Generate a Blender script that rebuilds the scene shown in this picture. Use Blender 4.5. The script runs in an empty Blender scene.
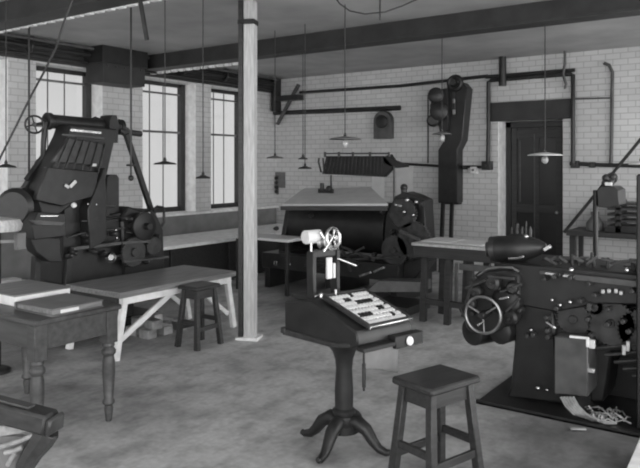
import bpy, bmesh, math, random
from mathutils import Vector, Matrix
random.seed(7)
SC = bpy.context.scene
COL = SC.collection
PI = math.pi
R = math.radians

# ------------------------------------------------------------------ survey of the room
# camera stands at (0,0,1.8); +Y runs along the window wall, +X along the tiled wall
FPX, CX, HY, HC, YAW = 680.0, 320.0, 165.0, 1.8, R(35)
SN, CS = math.sin(YAW), math.cos(YAW)
def ray(x):
    k = (x - CX) / FPX
    return (-SN + CS * k, CS + SN * k)
def atZ(x, y, Z):
    r = ray(x); return Vector((r[0] * Z, r[1] * Z, HC - (y - HY) * Z / FPX))
def onX(x, y, X): return atZ(x, y, X / ray(x)[0])
def onY(x, y, Y): return atZ(x, y, Y / ray(x)[1])
def onz(x, y, z): return atZ(x, y, FPX * (HC - z) / (y - HY))
RIGHT = Vector((CS, SN, 0)); FWD = Vector((-SN, CS, 0)); UP = Vector((0, 0, 1))

# ------------------------------------------------------------------ materials
MATS = {}
def nn(nt, t, **kw):
    n = nt.nodes.new(t)
    for k, v in kw.items(): setattr(n, k, v)
    return n
def g(v): return (v, v, v, 1)
def base_mat(name):
    m = bpy.data.materials.new(name); m.use_nodes = True
    nt = m.node_tree; b = nt.nodes['Principled BSDF']
    MATS[name] = m
    return m, nt, b
def plain(name, v, rough=.5, metal=0.0, var=.35, scale=6.0, bump=.05, stretch=(1, 1, 1), spec=.5):
    m, nt, b = base_mat(name)
    tc = nn(nt, 'ShaderNodeTexCoord'); mp = nn(nt, 'ShaderNodeMapping')
    mp.inputs['Scale'].default_value = stretch
    nz = nn(nt, 'ShaderNodeTexNoise'); nz.inputs['Scale'].default_value = scale; nz.inputs['Detail'].default_value = 6
    nt.links.new(tc.outputs['Object'], mp.inputs[0]); nt.links.new(mp.outputs[0], nz.inputs['Vector'])
    cr = nn(nt, 'ShaderNodeValToRGB')
    cr.color_ramp.elements[0].position = .3; cr.color_ramp.elements[1].position = .7
    cr.color_ramp.elements[0].color = g(v * (1 - var)); cr.color_ramp.elements[1].color = g(min(.95, v * (1 + var)))
    nt.links.new(nz.outputs[0], cr.inputs[0]); nt.links.new(cr.outputs[0], b.inputs['Base Color'])
    b.inputs['Roughness'].default_value = rough; b.inputs['Metallic'].default_value = metal
    b.inputs['Specular IOR Level'].default_value = spec
    if bump:
        bp = nn(nt, 'ShaderNodeBump'); bp.inputs['Strength'].default_value = bump * 3; bp.inputs['Distance'].default_value = .01
        nt.links.new(nz.outputs[0], bp.inputs['Height']); nt.links.new(bp.outputs[0], b.inputs['Normal'])
    return m
plain('iron', .017, .42, 0, .35, 9, .04)
plain('iron_worn', .036, .4, 0, .5, 14, .04)
plain('iron_grey', .075, .45, 0, .35, 8, .03)
plain('steel', .62, .22, 1, .15, 20, .0)
plain('steel_dull', .35, .35, 1, .3, 20, .0)
plain('wood_dark', .028, .45, 0, .4, 5, .02, (1, 8, 8))
plain('wood_brown', .06, .42, 0, .3, 4, .015, (1, 6, 6))
plain('wood_top', .20, .5, 0, .3, 4, .03, (12, 1, 12))
plain('wood_pale', .50, .55, 0, .22, 5, .03, (10, 10, 1))
plain('white_paint', .82, .5, 0, .15, 9, .02)
plain('paper', .66, .7, 0, .08, 6, .0)
plain('key_white', .8, .35, 0, .06, 6, .0)
plain('enamel', .8, .25, 0, .06, 6, 0)
plain('plaster', .36, .8, 0, .18, 1.6, .03)
plain('beam_paint', .03, .6, 0, .3, 5, .04)
plain('lath', .8, .8, 0, .2, 9, .05)
plain('cane', .26, .6, 0, .3, 30, .02)
plain('dado', .22, .5, 0, .2, 4, .03)
plain('door_paint', .016, .35, 0, .3, 4, .03)
plain('lead', .55, .4, .7, .25, 15, .0)
plain('cloth', .06, .9, 0, .3, 12, .05)
plain('sheet_grey', .16, .5, 0, .2, 8, .02)
plain('shade_grey', .12, .4, 0, .2, 8, 0)
plain('rubber', .03, .6, 0, .3, 12, .0)
plain('brass', .45, .3, .9, .2, 14, 0)

def brick(name, v, mortar, axis, rough=.4, dark=0.0):
    m, nt, b = base_mat(name)
    tc = nn(nt, 'ShaderNodeTexCoord'); sp = nn(nt, 'ShaderNodeSeparateXYZ'); cb = nn(nt, 'ShaderNodeCombineXYZ')
    geo = nn(nt, 'ShaderNodeNewGeometry')
    nt.links.new(geo.outputs['Position'], sp.inputs[0])
    if axis == 'sum':
        ad = nn(nt, 'ShaderNodeMath', operation='ADD')
        nt.links.new(sp.outputs[0], ad.inputs[0]); nt.links.new(sp.outputs[1], ad.inputs[1])
        nt.links.new(ad.outputs[0], cb.inputs[0])
    nt.links.new(sp.outputs[2], cb.inputs[1])
    bk = nn(nt, 'ShaderNodeTexBrick')
    bk.inputs['Scale'].default_value = 1
    bk.inputs['Brick Width'].default_value = .205; bk.inputs['Row Height'].default_value = .088
    bk.inputs['Mortar Size'].default_value = .007; bk.inputs['Mortar Smooth'].default_value = .3
    bk.inputs['Bias'].default_value = 0
    bk.inputs['Color1'].default_value = g(v * .95); bk.inputs['Color2'].default_value = g(v * 1.04); bk.inputs['Mortar'].default_value = g(mortar)
    nt.links.new(cb.outputs[0], bk.inputs['Vector'])
    nz = nn(nt, 'ShaderNodeTexNoise'); nz.inputs['Scale'].default_value = 1.1; nz.inputs['Detail'].default_value = 5
    nt.links.new(geo.outputs['Position'], nz.inputs['Vector'])
    cr = nn(nt, 'ShaderNodeValToRGB')
    cr.color_ramp.elements[0].position = .3; cr.color_ramp.elements[1].position = .7
    cr.color_ramp.elements[0].color = g(.8); cr.color_ramp.elements[1].color = g(1)
    nt.links.new(nz.outputs[0], cr.inputs[0])
    mx = nn(nt, 'ShaderNodeMix', data_type='RGBA', blend_type='MULTIPLY'); mx.inputs[0].default_value = 1
    nt.links.new(bk.outputs['Color'], mx.inputs[6]); nt.links.new(cr.outputs[0], mx.inputs[7])
    nt.links.new(mx.outputs[2], b.inputs['Base Color'])
    b.inputs['Roughness'].default_value = rough
    bp = nn(nt, 'ShaderNodeBump'); bp.inputs['Strength'].default_value = .35; bp.inputs['Distance'].default_value = .004; bp.invert = True
    nt.links.new(bk.outputs['Fac'], bp.inputs['Height']); nt.links.new(bp.outputs[0], b.inputs['Normal'])
    return m
brick('tile_brick', .63, .43, 'sum', .35)
brick('pier_brick', .64, .45, 'sum', .6)

def floor_mat():
    m, nt, b = base_mat('floor_concrete')
    geo = nn(nt, 'ShaderNodeNewGeometry')
    def noise(scale, det, mscale=None, rot=0):
        nz = nn(nt, 'ShaderNodeTexNoise'); nz.inputs['Scale'].default_value = scale; nz.inputs['Detail'].default_value = det
        if mscale:
            mp = nn(nt, 'ShaderNodeMapping'); mp.inputs['Scale'].default_value = mscale; mp.inputs['Rotation'].default_value = (0, 0, rot)
            nt.links.new(geo.outputs['Position'], mp.inputs[0]); nt.links.new(mp.outputs[0], nz.inputs['Vector'])
        else: nt.links.new(geo.outputs['Position'], nz.inputs['Vector'])
        return nz
    def ramp(n, p0, c0, p1, c1):
        cr = nn(nt, 'ShaderNodeValToRGB'); e = cr.color_ramp.elements
        e[0].position = p0; e[0].color = g(c0); e[1].position = p1; e[1].color = g(c1)
        nt.links.new(n.outputs[0], cr.inputs[0]); return cr
    def mul(a, b2):
        mx = nn(nt, 'ShaderNodeMix', data_type='RGBA', blend_type='MULTIPLY'); mx.inputs[0].default_value = 1
        nt.links.new(a, mx.inputs[6]); nt.links.new(b2, mx.inputs[7]); return mx.outputs[2]
    a = ramp(noise(.9, 6), .35, .44, .68, .68)
    s = ramp(noise(3.6, 7), .33, .76, .52, 1.0)
    st = ramp(noise(3.0, 7, (3.2, 1.3, 1), R(-8)), .34, .78, .50, 1.0)
    f = ramp(noise(22, 3), .3, .85, .7, 1.08)
    o = mul(mul(mul(a.outputs[0], s.outputs[0]), st.outputs[0]), f.outputs[0])
    # contact shade painted into the floor colour around the machines and near table
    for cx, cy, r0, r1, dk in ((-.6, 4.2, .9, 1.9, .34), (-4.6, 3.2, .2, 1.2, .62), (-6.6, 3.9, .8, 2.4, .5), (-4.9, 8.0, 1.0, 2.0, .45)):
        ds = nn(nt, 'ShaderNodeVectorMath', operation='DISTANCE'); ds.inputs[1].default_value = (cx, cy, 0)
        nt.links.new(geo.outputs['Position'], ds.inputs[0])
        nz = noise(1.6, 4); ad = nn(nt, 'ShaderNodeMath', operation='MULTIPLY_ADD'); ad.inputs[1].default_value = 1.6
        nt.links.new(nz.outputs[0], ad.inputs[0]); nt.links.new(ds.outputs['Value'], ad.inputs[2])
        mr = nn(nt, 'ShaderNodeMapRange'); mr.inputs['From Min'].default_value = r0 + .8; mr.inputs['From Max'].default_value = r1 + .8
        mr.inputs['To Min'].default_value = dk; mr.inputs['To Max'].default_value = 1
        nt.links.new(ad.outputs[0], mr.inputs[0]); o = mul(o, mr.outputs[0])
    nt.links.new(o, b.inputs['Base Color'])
    b.inputs['Roughness'].default_value = .62
    bp = nn(nt, 'ShaderNodeBump'); bp.inputs['Strength'].default_value = .2; bp.inputs['Distance'].default_value = .006
    nt.links.new(f.outputs[0], bp.inputs['Height']); nt.links.new(bp.outputs[0], b.inputs['Normal'])
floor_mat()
def glass_mat():
    m, nt, b = base_mat('window_glass')
    nt.nodes.remove(b); out = nt.nodes['Material Output']
    tr = nn(nt, 'ShaderNodeBsdfTransparent'); tr.inputs[0].default_value = g(.93)
    gl = nn(nt, 'ShaderNodeBsdfGlossy'); gl.inputs['Roughness'].default_value = .1
    mx = nn(nt, 'ShaderNodeMixShader'); mx.inputs[0].default_value = .05
    nt.links.new(tr.outputs[0], mx.inputs[1]); nt.links.new(gl.outputs[0], mx.inputs[2]); nt.links.new(mx.outputs[0], out.inputs[0])
    m2, nt, b = base_mat('bulb_glass')
    b.inputs['Base Color'].default_value = g(.7); b.inputs['Roughness'].default_value = .1
    b.inputs['Transmission Weight'].default_value = .5
glass_mat()

# ------------------------------------------------------------------ mesh builder
XF = {}                       # world matrix of every parent we made
def frame_to(d):
    d = Vector(d).normalized()
    a = Vector((0, 0, 1)) if abs(d.z) < .95 else Vector((1, 0, 0))
    x = a.cross(d).normalized(); y = d.cross(x)
    return Matrix((x, y, d)).transposed()
class MB:
    def __init__(s): s.bm = bmesh.new()
    def _new(s, vs, fs):
        v = [s.bm.verts.new(p) for p in vs]
        for f in fs:
            try: s.bm.faces.new([v[i] for i in f])
            except ValueError: pass
        return s
    def hexa(s, c):           # 8 corners: bottom 4, top 4
        return s._new(c, [(3, 2, 1, 0), (4, 5, 6, 7), (0, 1, 5, 4), (1, 2, 6, 5), (2, 3, 7, 6), (3, 0, 4, 7)])
    def span(s, a, b):        # axis aligned box between two corners
        x0, x1 = sorted((a[0], b[0])); y0, y1 = sorted((a[1], b[1])); z0, z1 = sorted((a[2], b[2]))
        return s.hexa([(x0, y0, z0), (x1, y0, z0), (x1, y1, z0), (x0, y1, z0), (x0, y0, z1), (x1, y0, z1), (x1, y1, z1), (x0, y1, z1)])
    def box(s, c, sz, rot=(0, 0, 0)):
        from mathutils import Euler
        m = Euler(rot).to_matrix(); c = Vector(c); x, y, z = [q / 2 for q in sz]
        return s.hexa([c + m @ Vector(p) for p in ((-x, -y, -z), (x, -y, -z), (x, y, -z), (-x, y, -z), (-x, -y, z), (x, -y, z), (x, y, z), (-x, y, z))])
    def bar(s, p0, p1, w, h, w1=None, h1=None, up=None):   # rectangular bar along a segment, w sideways, h upwards
        p0, p1 = Vector(p0), Vector(p1); d = (p1 - p0).normalized()
        u = Vector(up) if up else (Vector((0, 0, 1)) if abs(d.z) < .9 else Vector((0, 1, 0)))
        x = d.cross(u).normalized(); y = x.cross(d)
        w1 = w if w1 is None else w1; h1 = h if h1 is None else h1
        q = []
        for p, a, b in ((p0, w / 2, h / 2), (p1, w1 / 2, h1 / 2)):
            q += [p - x * a - y * b, p + x * a - y * b, p + x * a + y * b, p - x * a + y * b]
        return s.hexa(q)
    def lathe(s, prof, p=(0, 0, 0), axis=(0, 0, 1), n=20):
        m = frame_to(axis); p = Vector(p); vs, fs = [], []
        for r, z in prof:
            for i in range(n):
                a = 2 * PI * i / n
                vs.append(p + m @ Vector((max(r, .0004) * math.cos(a), max(r, .0004) * math.sin(a), z)))
        for j in range(len(prof) - 1):
            for i in range(n):
                k = (i + 1) % n
                fs.append((j * n + i, j * n + k, (j + 1) * n + k, (j + 1) * n + i))
        fs.append(tuple(range(n - 1, -1, -1))); e = (len(prof) - 1) * n
        fs.append(tuple(range(e, e + n)))
        return s._new(vs, fs)
    def tube(s, p0, p1, r, r1=None, n=14):
        p0, p1 = Vector(p0), Vector(p1); L = (p1 - p0).length
        return s.lathe([(r, 0), (r if r1 is None else r1, L)], p0, p1 - p0, n)
    def path(s, pts, r, n=8):
        pts = [Vector(p) for p in pts]; vs, fs = [], []
        x = None
        for i, p in enumerate(pts):
            d = (pts[min(i + 1, len(pts) - 1)] - pts[max(i - 1, 0)]).normalized()
            if x is None:
                x = frame_to(d) @ Vector((1, 0, 0))
            x = (x - d * x.dot(d)).normalized(); y = d.cross(x)
            rr = r[i] if isinstance(r, (list, tuple)) else r
            for k in range(n):
                a = 2 * PI * k / n; vs.append(p + (x * math.cos(a) + y * math.sin(a)) * rr)
        for i in range(len(pts) - 1):
            for k in range(n):
                q = (k + 1) % n; fs.append((i * n + k, i * n + q, (i + 1) * n + q, (i + 1) * n + k))
        fs.append(tuple(range(n - 1, -1, -1))); e = (len(pts) - 1) * n; fs.append(tuple(range(e, e + n)))
        return s._new(vs, fs)
    def ring(s, c, nrm, Rr, r, n=36, m=8):
        M = frame_to(nrm); c = Vector(c); vs, fs = [], []
        for i in range(n):
            a = 2 * PI * i / n
            for j in range(m):
                b = 2 * PI * j / m; q = Rr + r * math.cos(b)
                vs.append(c + M @ Vector((q * math.cos(a), q * math.sin(a), r * math.sin(b))))
        for i in range(n):
            for j in range(m):
                i2, j2 = (i + 1) % n, (j + 1) % m
                fs.append((i * m + j, i2 * m + j, i2 * m + j2, i * m + j2))
        return s._new(vs, fs)
    def spokes(s, c, nrm, Rr, r, k, ph=0):
        M = frame_to(nrm); c = Vector(c)
        for i in range(k):
            a = ph + 2 * PI * i / k
            s.tube(c, c + M @ Vector((Rr * math.cos(a), Rr * math.sin(a), 0)), r * 1.3, r, 8)
        return s
    def prism(s, pts, off):   # polygon of 3-D points pushed along a vector
        off = Vector(off); a = [Vector(p) for p in pts]; n = len(a)
        vs = a + [p + off for p in a]
        fs = [tuple(range(n - 1, -1, -1)), tuple(range(n, 2 * n))] + [(i, (i + 1) % n, (i + 1) % n + n, i + n) for i in range(n)]
        return s._new(vs, fs)
    def gear(s, c, nrm, Rr, w, teeth=28, d=.015):
        M = frame_to(nrm); c = Vector(c); pts = []
        for i in range(teeth):
            for t, q in ((0, Rr - d), (.25, Rr), (.5, Rr), (.75, Rr - d)):
                a = 2 * PI * (i + t) / teeth; pts.append(c + M @ Vector((q * math.cos(a), q * math.sin(a), 0)))
        return s.prism(pts, M @ Vector((0, 0, w)))
    def ball(s, c, r, sz=1.0, n=14):
        prof = [(r * math.sin(PI * i / 8), -r * math.cos(PI * i / 8) * sz) for i in range(9)]
        return s.lathe(prof, c, (0, 0, 1), n)
    def pieces(s, name, mat, parent, **kw):   # every loose piece becomes a part of its own
        s.bm.verts.ensure_lookup_table(); seen = set(); out = []
        for v in list(s.bm.verts):
            if v in seen: continue
            st, isl = [v], []; seen.add(v)
            while st:
                q = st.pop(); isl.append(q)
                for ed in q.link_edges:
                    w_ = ed.other_vert(q)
                    if w_ not in seen: seen.add(w_); st.append(w_)
            b = MB(); mp = {q: b.bm.verts.new(q.co) for q in isl}
            for f in {f for q in isl for f in q.link_faces}: b.bm.faces.new([mp[q] for q in f.verts])
            out.append(b.build(name, mat, parent, **kw))
        s.bm.free(); return out
    def build(s, name, mat, parent=None, local=False, bevel=.004, base=True):
        bm = s.bm
        bmesh.ops.recalc_face_normals(bm, faces=bm.faces)
        loc = Vector((0, 0, 0))
        if parent is not None:
            if not local: bm.transform(XF[parent.name].inverted())
        elif not local and base:
            lo = [min(v.co[i] for v in bm.verts) for i in range(3)]; hi = [max(v.co[i] for v in bm.verts) for i in range(3)]
            loc = Vector(((lo[0] + hi[0]) / 2, (lo[1] + hi[1]) / 2, lo[2])); bm.transform(Matrix.Translation(-loc))
        me = bpy.data.meshes.new(name); bm.to_mesh(me); bm.free()
        for p in me.polygons: p.use_smooth = True
        me.set_sharp_from_angle(angle=R(38))
        me.materials.append(MATS[mat])
        o = bpy.data.objects.new(name, me); COL.objects.link(o); o.location = loc
        if parent is not None:
            o.parent = parent; XF[o.name] = XF[parent.name]
        else: XF[o.name] = Matrix.Translation(loc)
        if bevel:
            bv = o.modifiers.new('bevel', 'BEVEL'); bv.width = bevel; bv.segments = 1; bv.limit_method = 'ANGLE'; bv.angle_limit = R(50)
        return o

def tag(o, label, cat, group=None, kind=None):
    o['label'] = label; o['category'] = cat
    if group: o['group'] = group
    if kind: o['kind'] = kind
    return o
def thing(name, label, cat, loc=(0, 0, 0), rotz=0, group=None):
    o = bpy.data.objects.new(name, None); COL.objects.link(o)
    o.location = loc; o.rotation_euler = (0, 0, rotz); o.empty_display_size = .1
    XF[o.name] = Matrix.Translation(Vector(loc)) @ Matrix.Rotation(rotz, 4, 'Z')
    return tag(o, label, cat, group)
def struct(name, mb, mat, parent=None, bevel=0):
    o = mb.build(name, mat, parent, bevel=bevel, base=False)
    if parent is None: o['kind'] = 'structure'
    return o
def copy_tree(src, parent=None, ch=None):
    c = src.copy(); COL.objects.link(c)
    if parent is not None: c.parent = parent
    for k in list(src.children): copy_tree(k, c)
    return c

# ------------------------------------------------------------------ the room
XL, YB, ZC = -8.5, 10.6, 3.5       # window wall, tiled wall, ceiling
XR, YF = 3.2, -2.5
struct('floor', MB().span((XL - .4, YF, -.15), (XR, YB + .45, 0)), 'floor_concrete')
struct('ceiling', MB().span((XL - .4, YF, ZC), (XR, YB + .45, ZC + .2)), 'plaster')
WINS = [(3.8, 4.98), (5.38, 6.47), (7.23, 8.40), (8.77, 9.87)]
SILL, HEAD, WD = 1.0, 3.20, .36
w = MB(); ys = [YF] + [q for a in WINS for q in a] + [YB + .45]
for i in range(0, len(ys), 2): w.span((XL - WD, ys[i], 0), (XL, ys[i + 1], ZC))
for a, b in WINS: w.span((XL - WD, a, HEAD), (XL, b, ZC))
struct('wall_left', w, 'pier_brick')
w = MB()
for a, b in WINS: w.span((XL - WD, a, 0), (XL - .002, b, SILL - .04))
struct('trim_1', w, 'dado')
struct('trim_2', MB().span((XL - .02, YF, 0), (XL + .02, YB - .01, SILL - .04)), 'dado')
struct('trim_10', MB().span((XL - .01, YF, SILL - .045), (XL + .09, YB - .01, SILL - .005)), 'white_paint')
struct('trim_3', MB().span((XL, YF, HEAD + .02), (XL + .05, YB - .01, ZC)), 'beam_paint')
for i, (a, b) in enumerate(WINS):
    root = bpy.data.objects.new(f'window_{i+1}', None); COL.objects.link(root); root['kind'] = 'structure'
    root.location = (XL - WD + .04, (a + b) / 2, SILL); XF[root.name] = Matrix.Translation(root.location)
    xg = XL - WD + .05; zr = 2.36
    f = MB()
    f.span((xg - .03, a, SILL), (xg + .03, a + .05, HEAD)); f.span((xg - .05, b - .10, SILL), (xg + .06, b, HEAD))
    f.span((xg - .03, a, HEAD - .06), (xg + .03, b, HEAD)); f.span((xg - .03, a, SILL), (xg + .03, b, SILL + .08))
    f.build('window_frame', 'beam_paint', root)
    f = MB(); f.span((xg - .02, a, zr - .018), (xg + .03, b - .1, zr + .018)); f.span((xg - .02, a, HEAD - .2), (xg + .02, b - .1, HEAD - .17))
    for t in (.36, .66):
        yy = a + .05 + t * (b - a - .18); f.span((xg - .008, yy - .007, SILL), (xg + .008, yy + .007, HEAD))
    f.build('glazing_bar', 'sheet_grey', root, bevel=0)
    MB().span((xg - .003, a + .02, SILL + .02), (xg + .003, b - .02, HEAD - .02)).build('pane', 'window_glass', root, bevel=0)
    MB().span((XL - WD + .02, a, SILL - .04), (XL - .011, b, SILL)).build('window_sill', 'white_paint', root)
    MB().span((XL - WD + .09, b - .012, SILL), (XL - .001, b + .0, HEAD)).build('window_reveal', 'white_paint', root, bevel=0)
# tiled wall with a recessed doorway
DX0, DX1, DH, DD = -3.93, -2.91, 2.5, .36
w = MB(); w.span((XL - WD, YB, 0), (DX0, YB + .45, ZC)); w.span((DX1, YB, 0), (XR, YB + .45, ZC)); w.span((DX0, YB, DH), (DX1, YB + .45, ZC))
struct('wall_back', w, 'tile_brick')
struct('trim_4', MB().span((DX0 - .001, YB + .01, 0), (DX0 + .012, YB + DD, DH)), 'white_paint')
root = bpy.data.objects.new('door_1', None); COL.objects.link(root); root['kind'] = 'structure'
root.location = ((DX0 + DX1) / 2, YB + DD, 0); XF[root.name] = Matrix.Translation(root.location)
yd = YB + DD
d = MB().span((DX0 + .1, yd, 0), (DX1 - .1, yd + .05, DH - .09)); d.build('door_leaf', 'door_paint', root)
d = MB()
for x0, x1 in ((DX0 + .01, DX0 + .1), (DX1 - .1, DX1)): d.span((x0, yd - .03, 0), (x1, yd + .07, DH))
d.span((DX0, yd - .03, DH - .09), (DX1, yd + .07, DH)); d.build('door_frame', 'door_paint', root)
d = MB(); W4 = (DX1 - DX0 - .2)
for i in range(3):
    x = DX0 + .1 + W4 * (i * .5) ; x = min(max(x, DX0 + .15), DX1 - .15); d.span((x - .045, yd - .02, .02), (x + .045, yd, DH - .1))
for z in (.12, 1.1, 2.3): d.span((DX0 + .1, yd - .018, z - .07), (DX1 - .1, yd, z + .07))
d.build('door_rail', 'wood_dark', root)
d = MB(); d.span((DX0 + .235, yd - .012, 1.2), (DX0 + .255, yd, 2.2)); d.span((DX0 + .475, yd - .032, .2), (DX0 + .49, yd - .02, 2.3)); d.pieces('door_bead', 'iron_grey', root, bevel=0)
MB().ball((DX1 - .17, yd - .06, 1.05), .03).tube((DX1 - .17, yd - .03, 1.05), (DX1 - .17, yd, 1.05), .012).build('door_knob', 'brass', root)
a = onY(490, 104, YB - .04); b = onY(573, 121, YB - .04)
struct('trim_5', MB().span((a.x, YB - .06, DH + .0), (b.x, YB + .02, 2.80)), 'beam_paint', bevel=.01)
# ceiling beams, parallel to the tiled wall
def beam(n, y0, y1):
    struct(f'trim_{n}', MB().span((XL + .05, y0, 3.3), (XR, y1, ZC)).span((XL + .05, y0 - .03, 3.28), (XR, y1 + .03, 3.31)), 'beam_paint')
beam(6, 7.1, 7.3); beam(7, 3.9, 4.1)
def lath(n, y1, x0, x1, z):
    m = MB(); m.span((x0, y1, z + .035), (x1, y1 + .03, z + .075)); x = x0
    while x < x1:
        m.span((x, y1, z), (x + .10, y1 + .05, z + .06)); x += .16
    struct(f'trim_{n}', m, 'lath')
lath(8, 7.33, XL + .06, -6.4, 3.245); lath(9, 4.13, XL + .06, -.9, 3.27)
# big dark casing over the pier at the end of the middle beam
a = onX(103, 88, XL + .45); b = onX(145, 50, XL + .45)
DUCT = (a.y, b.y)
t = thing('duct_box', 'big dark boxed casing under the ceiling over the brick pier between windows', 'duct box', (XL + .25, (a.y + b.y) / 2, 2.98))
MB().span((XL + .06, a.y, 2.98), (XL + .45, b.y, 3.27)).build('casing', 'beam_paint', t)
MB().span((XL + .06, a.y - .03, 3.26), (XL + .48, b.y + .03, 3.5)).build('top_flange', 'iron', t)
m = MB()
for q in range(5): m.ball((XL + .45, a.y + .08 + q * (b.y - a.y - .16) / 4, 3.22), .018)
m.pieces('rivet', 'iron_worn', t)

# timber post
pb = atZ(250, 338, 7.05)
t = thing('timber_post', 'pale square timber post holding up the ceiling in mid room', 'post', (pb.x, pb.y, 0), R(35 - 12))
MB().span((-.055, -.06, .0), (.062, .06, ZC)).build('shaft', 'wood_pale', t, local=True, bevel=.008)
MB().span((-.13, -.1, 0), (.11, .1, .03)).build('base_plate', 'white_paint', t, local=True)
o = MB().span((-.105, -.075, .031), (-.056, .05, ZC)).build('side_batten', 'wood_dark', t, local=True); o['label'] = 'dark batten'
m = MB()
for z in (3.25,): m.span((-.11, -.08, z), (.07, .07, z + .05))
m.pieces('iron_strap', 'iron', t, local=True)

# ------------------------------------------------------------------ furniture: tables, benches, stools
def turned_leg(x, y, h, r=.045):
    m = MB(); m.span((x - r, y - r, h - .23), (x + r, y + r, h))
    m.lathe([(r * .8, h - .225), (r * .95, h - .25), (r * .78, h - .265), (r * 1.1, h - .285), (r * 1.1, h - .305), (r * .78, h - .325), (r * .95, h - .36), (r * .98, h - .44),
             (r * .72, .16), (r * .95, .145), (r * .95, .13), (r * .6, .115), (r * .7, .09), (r * .45, 0)][::-1], (x, y, 0))
    return m
t = thing('work_table', 'dark wooden table with turned legs carrying two flat cases at left', 'table', (-4.45, 2.8, 0))
MB().span((-5.05, 2.46, .785), (-3.895, 3.13, .82)).build('tabletop', 'wood_brown', t, bevel=.008)
m = MB(); m.span((-3.955, 2.55, .62), (-3.93, 3.03, .785)); m.span((-4.98, 2.55, .62), (-4.955, 3.03, .785)); m.span((-4.95, 2.5, .62), (-3.96, 2.525, .785)); m.span((-4.95, 3.055, .62), (-3.96, 3.08, .785))
m.build('apron', 'wood_brown', t)
for x in (-3.96, -4.96):
    for y in (2.515, 3.065): turned_leg(x, y, .785).build('leg', 'wood_brown', t)
def quad_case(name, label, cat, pts, z, h, mats, edge=None):
    P4 = [onz(x, y, z) for x, y in pts]
    c = sum(P4, Vector()) / 4
    t = thing(name, label, cat, (c.x, c.y, z))
    return t, P4
# pale-edged case and book on the table, squared to the table
t = thing('type_case', 'flat case with a pale front edge lying at back of the turned-leg table', 'case', (-4.5, 2.88, .82))
MB().span((-4.95, 2.64, .82), (-4.41, 3.07, .888)).build('tray', 'white_paint', t)
MB().span((-4.96, 2.63, .888), (-4.405, 3.08, .898)).build('lid', 'wood_top', t)
t = thing('ledger_book', 'thick grey ledger lying at front edge of the turned-leg table', 'book', (-4.15, 2.72, .82))
MB().span((-4.33, 2.60, .828), (-3.93, 2.99, .862)).build('page_block', 'wood_top', t)
m = MB(); m.span((-4.34, 2.59, .82), (-3.92, 3.0, .828)); m.span((-4.34, 2.59, .862), (-3.92, 3.0, .870)); m.span((-4.35, 2.59, .82), (-4.335, 3.0, .870)); m.build('cover', 'sheet_grey', t)
m = MB(); m.span((-3.931, 2.66, .832), (-3.924, 2.80, .856)); m.build('spine_label', 'paper', t)

# trestle bench with white underframe
t = thing('trestle_bench', 'long low bench with brown top and white braced legs', 'bench', (-5.45, 4.85, 0))
BX0, BX1, BY0, BY1, BH = -5.88, -5.06, 4.04, 5.62, .63
MB().span((BX0, BY0, BH - .055), (BX1, BY1, BH)).build('bench_top', 'wood_top', t, bevel=.006)
MB().span((BX1 - .09, BY0 + .06, BH - .125), (BX1 - .03, BY1 - .05, BH - .056)).build('front_rail', 'white_paint', t)
o = MB().span((BX0 + .02, BY0 + .03, BH - .15), (BX1 - .10, BY0 + .07, BH - .056)).build('end_rail', 'wood_dark', t); o['label'] = 'dark end rail'
MB().span((BX0 + .03, BY0 + .07, BH - .125), (BX0 + .09, BY1 - .05, BH - .056)).build('back_rail', 'white_paint', t)
for x in (BX1 - .06, BX0 + .06):
    for y0, y1 in ((BY0 + .10, BY0 + .0), (BY1 - .09, BY1 + .02)):
        MB().bar((x, y0, BH - .07), (x, y1, 0), .05, .06, up=(0, 1, 0)).build('leg', 'white_paint', t)
for x in (BX1 - .075, BX0 + .075):
    MB().bar((x, BY0 + .03, .16), (x, BY0 + .72, BH - .10), .03, .055, up=(0, 0, 1)).build('brace', 'white_paint', t)
    MB().bar((x, BY1 - .06, .16), (x, BY1 - .55, BH - .10), .03, .05, up=(0, 0, 1)).build('brace', 'white_paint', t)

def make_stool(name, label, h, sx, sy, loc, rz, mat, splay=.05):
    t = thing(name, label, 'stool', loc, rz, 'wooden work stools')
    s = MB(); s.span((-sx / 2 - .018, -sy / 2 - .018, h - .04), (sx / 2 + .018, sy / 2 + .018, h)); s.build('seat', mat, t, local=True, bevel=.012)
    a = MB(); ix, iy = sx / 2 - .035, sy / 2 - .035
    for yy in (-iy, iy): a.span((-ix, yy - .011, h - .13), (ix, yy + .011, h - .035))
    for xx in (-ix, ix): a.span((xx - .011, -iy, h - .13), (xx + .011, iy, h - .035))
    a.build('apron', mat, t, local=True)
    for sx_ in (-1, 1):
        for sy_ in (-1, 1):
            MB().bar((sx_ * ix, sy_ * iy, h - .036), (sx_ * (ix + splay), sy_ * (iy + splay), 0), .045, .045, .05, .05, up=(0, 1, 0)).build('leg', mat, t, local=True)
    q = .8; zx = .17; e = splay * (1 - zx / h)
    for sy_ in (-1, 1):
        MB().span((-ix - e, sy_ * (iy + e) - .012, zx), (ix + e, sy_ * (iy + e) + .012, zx + .045)).build('stretcher', mat, t, local=True)
    zx = .23; e = splay * (1 - zx / h)
    for sx_ in (-1, 1):
        MB().span((sx_ * (ix + e) - .012, -iy - e, zx), (sx_ * (ix + e) + .012, iy + e, zx + .045)).build('stretcher', mat, t, local=True)
    return t
c = (onz(393, 379, .62) + onz(478, 373, .62)) / 2
dv = onz(478, 373, .62) - onz(434, 386, .62)
make_stool('stool', 'dark wooden stool with splayed legs in the foreground before the keyboard', .62, .37, .27, (c.x, c.y, 0), math.atan2(dv.y, dv.x), 'wood_dark')
c = onz(207, 346, 0)
make_stool('stool', 'dark wooden stool standing against the front of the white-legged bench', .61, .30, .24, (-4.885, c.y - .02, 0), R(90), 'wood_dark', .05)

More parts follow.
